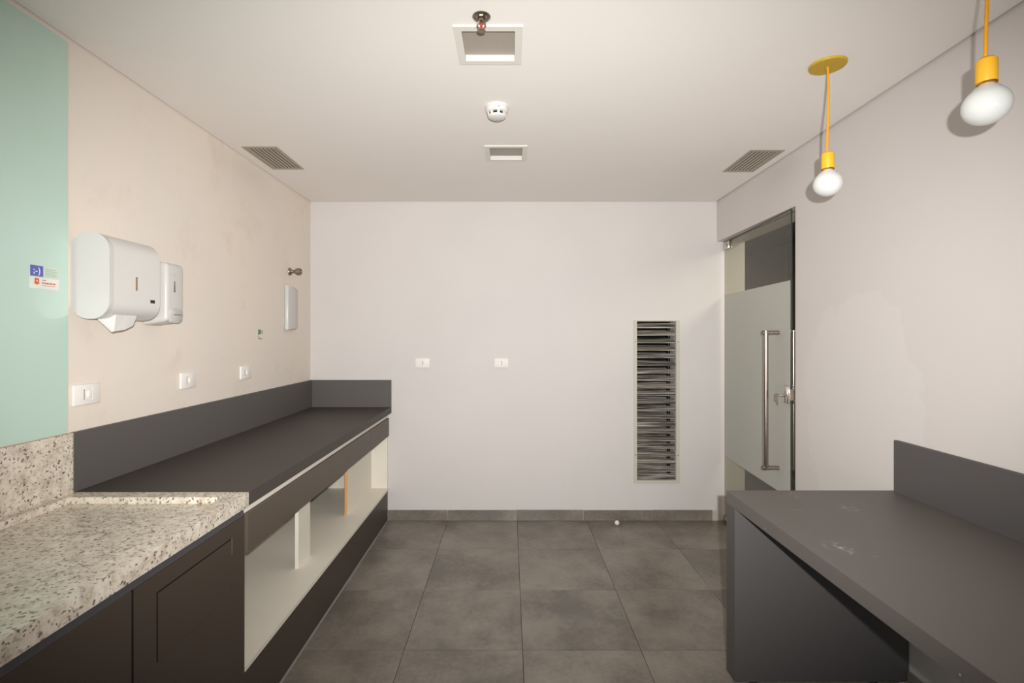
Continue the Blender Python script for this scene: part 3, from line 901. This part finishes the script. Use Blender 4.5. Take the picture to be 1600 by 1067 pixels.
downlight(*DL[0], 'square recessed ceiling light right behind the sprinkler head')
downlight(*DL[1], 'square recessed ceiling light near the back wall, past the smoke detector')

def vent(cx, cy, label, sgn):
    t = thing('air_vent', label, 'air vent', (cx, cy, ZC), 'slatted air vents in the ceiling')
    ox, oy, ix, iy = 0.107, 0.204, 0.086, 0.180
    z0 = ZC - 0.004
    part('frame', boxes([(cx - ox, cx - ix, cy - oy, cy + oy, z0, ZC - 0.0003), (cx + ix, cx + ox, cy - oy, cy + oy, z0, ZC - 0.0003), (cx - ix, cx + ix, cy - oy, cy - iy, z0, ZC - 0.0003), (cx - ix, cx + ix, cy + iy, cy + oy, z0, ZC - 0.0003)]), 'vent_grey', t)
    e = 0.0015
    part('duct', boxes([(cx - ix, cx + ix, cy - iy, cy + iy, ZC + 0.040, ZC + 0.044), (cx - ix - e, cx - ix, cy - iy - e, cy + iy + e, ZC, ZC + 0.044), (cx + ix, cx + ix + e, cy - iy - e, cy + iy + e, ZC, ZC + 0.044), (cx - ix, cx + ix, cy - iy - e, cy - iy, ZC, ZC + 0.044), (cx - ix, cx + ix, cy + iy, cy + iy + e, ZC, ZC + 0.044)]), 'void', t)
    n = 7
    for q in range(n):
        x = cx - ix + (q + 0.5) * 2 * ix / n
        bm = new_bm()
        prism(bm, [(x - sgn * 0.0105, z0 + 0.0005), (x - sgn * 0.0085, z0 + 0.0005), (x + sgn * 0.0015, z0 + 0.0055), (x - sgn * 0.0005, z0 + 0.0062)], 'y', cy - iy, cy + iy)
        part('slat', bm, 'vent_grey', t)
    return t
vent(*VENT[0], 'slatted grey air vent in the ceiling by the left wall', 1)
vent(*VENT[1], 'slatted grey air vent in the ceiling by the right wall', -1)

sm = thing('smoke_detector', 'round white smoke detector on the ceiling between the two square lights', 'smoke detector', (-0.063, 2.512, ZC))
o = (-0.063, 2.512, ZC)
part('base', lathe(new_bm(), [(0.060, 0.0), (0.060, 0.008), (0.057, 0.011)], o, '-Z', 40), 'plastic', sm, smooth=True)
part('body', lathe(new_bm(), [(0.057, 0.011), (0.056, 0.025), (0.052, 0.031), (0.046, 0.033)], o, '-Z', 40), 'plastic', sm, smooth=True)
part('chamber', lathe(new_bm(), [(0.039, 0.031), (0.039, 0.048)], o, '-Z', 32), 'void', sm, smooth=True)
part('cap', lathe(new_bm(), [(0.046, 0.046), (0.044, 0.051), (0.034, 0.057), (0.0, 0.059)], o, '-Z', 40), 'plastic', sm, smooth=True)
for q in range(8):
    a = q * PI / 4 + 0.2
    bm = new_bm()
    c, s = math.cos(a), math.sin(a)
    box(bm, -0.006, 0.006, -0.003, 0.003, -0.048, -0.031)
    bmesh.ops.transform(bm, matrix=Matrix.Translation((o[0] + 0.043 * c, o[1] + 0.043 * s, ZC)) @ Matrix.Rotation(a + PI / 2, 4, 'Z'), verts=bm.verts[:])
    part('rib', bm, 'plastic', sm)
part('indicator', tube(new_bm(), (o[0] + 0.010, o[1] - 0.0575, ZC - 0.020), (o[0] + 0.010, o[1] - 0.054, ZC - 0.020), 0.003, seg=10), 'slot_grey', sm)

sk = thing('sprinkler_head', 'chrome fire sprinkler head with a red glass bulb hanging from the ceiling', 'sprinkler', (-0.101, 1.800, ZC))
o = (-0.101, 1.800, ZC)
part('escutcheon', lathe(new_bm(), [(0.020, 0.0000), (0.033, 0.0008), (0.033, 0.0034), (0.026, 0.0084), (0.022, 0.0034), (0.014, 0.0025)], o, '-Z', 32), 'nickel', sk, smooth=True)
part('body', lathe(new_bm(), [(0.013, 0.0017), (0.013, 0.0134), (0.016, 0.0143), (0.016, 0.0202), (0.010, 0.0227)], o, '-Z', 6), 'nickel', sk)
for s in (-1, 1):
    bm = new_bm()
    tube(bm, (o[0] + s * 0.012, o[1], ZC - 0.0185), (o[0] + s * 0.015, o[1], ZC - 0.0353), 0.0028, seg=8)
    tube(bm, (o[0] + s * 0.015, o[1], ZC - 0.0353), (o[0] + s * 0.005, o[1], ZC - 0.0479), 0.0028, seg=8)
    part('frame_arm', bm, 'nickel', sk, smooth=True)
part('glass_bulb', lathe(new_bm(), [(0.002, 0.0218), (0.0042, 0.0252), (0.0046, 0.0336), (0.0042, 0.0403), (0.0015, 0.0462)], o, '-Z', 16), 'red_glass', sk, smooth=True)
part('deflector', lathe(new_bm(), [(0.006, 0.0454), (0.007, 0.0504), (0.015, 0.0512), (0.015, 0.0525), (0.004, 0.0525), (0.003, 0.0563)], o, '-Z', 20), 'nickel', sk, smooth=True)

# ------------------------------------------------------------------ yellow pendant lamps
def pendant(x, y, label):
    t = thing('pendant_lamp', label, 'pendant lamp', (x, y, ZC), 'yellow cord pendant lamps')
    part('canopy', lathe(new_bm(), [(0.071, 0.0), (0.071, 0.007), (0.069, 0.010), (0.006, 0.011), (0.006, 0.022), (0.0045, 0.024)], (x, y, ZC - 0.0003), '-Z', 40), 'mustard', t, smooth=True)
    bm = new_bm()
    zt, zb_, n, seg = ZC - 0.018, 2.354, 26, 10
    rings = []
    for i in range(n + 1):
        u = i / n
        z = zt + (zb_ - zt) * u
        dx = 0.0025 * math.sin(u * PI * 1.5)
        rings.append([bm.verts.new((x + dx + 0.0045 * math.cos(2 * PI * k / seg), y + 0.0045 * math.sin(2 * PI * k / seg), z)) for k in range(seg)])
    for a, b in zip(rings, rings[1:]):
        for k in range(seg):
            bm.faces.new((a[k], a[(k + 1) % seg], b[(k + 1) % seg], b[k]))
    bm.faces.new(rings[0]); bm.faces.new(list(reversed(rings[-1])))
    part('cord', bm, 'cord', t, smooth=True)
    s = part('socket', lathe(new_bm(), [(0.0, 2.360), (0.008, 2.359), (0.016, 2.356), (0.0235, 2.349), (0.0245, 2.342), (0.0245, 2.288), (0.0235, 2.285)], (x, y, 0), 'Z', 28), 'yellow', t, smooth=True)
    part('brass_ring', lathe(new_bm(), [(0.0225, 2.286), (0.0248, 2.285), (0.0248, 2.281), (0.020, 2.280)], (x, y, 0), 'Z', 28), 'brass', s, smooth=True)
    pr = [(0.017, 2.284), (0.020, 2.278), (0.030, 2.271)]
    rb, zc_ = 0.0555, 2.223
    for i in range(1, 17):
        a = math.radians(32 + (180 - 32) * i / 16)
        pr.append((max(rb * math.sin(a), 0.0), zc_ + 0.053 * math.cos(a)))
    part('bulb', lathe(new_bm(), pr, (x, y, 0), 'Z', 40), 'opal', t, smooth=True, label='unlit white opal globe bulb')
    return t
p1 = pendant(1.350, 2.117, 'yellow cord pendant lamp whose round mustard ceiling plate is in view')
copy_tree(p1, None, (1.338, 1.400, ZC), 'larger-looking yellow pendant lamp at the upper right, nearest the camera')

# ------------------------------------------------------------------ small loose things
bl = new_bm()
bmesh.ops.create_icosphere(bl, subdivisions=3, radius=0.020, matrix=Matrix.Translation((0.897, 4.165, 0.020)))
for v in bl.verts:
    v.co.z = 0.020 + (v.co.z - 0.020) * (1.0 + 0.03 * math.sin(v.co.x * 300))
single('small_ball', bl, 'ball', 'small cream ball lying on the floor near the back wall', 'ball', smooth=True)
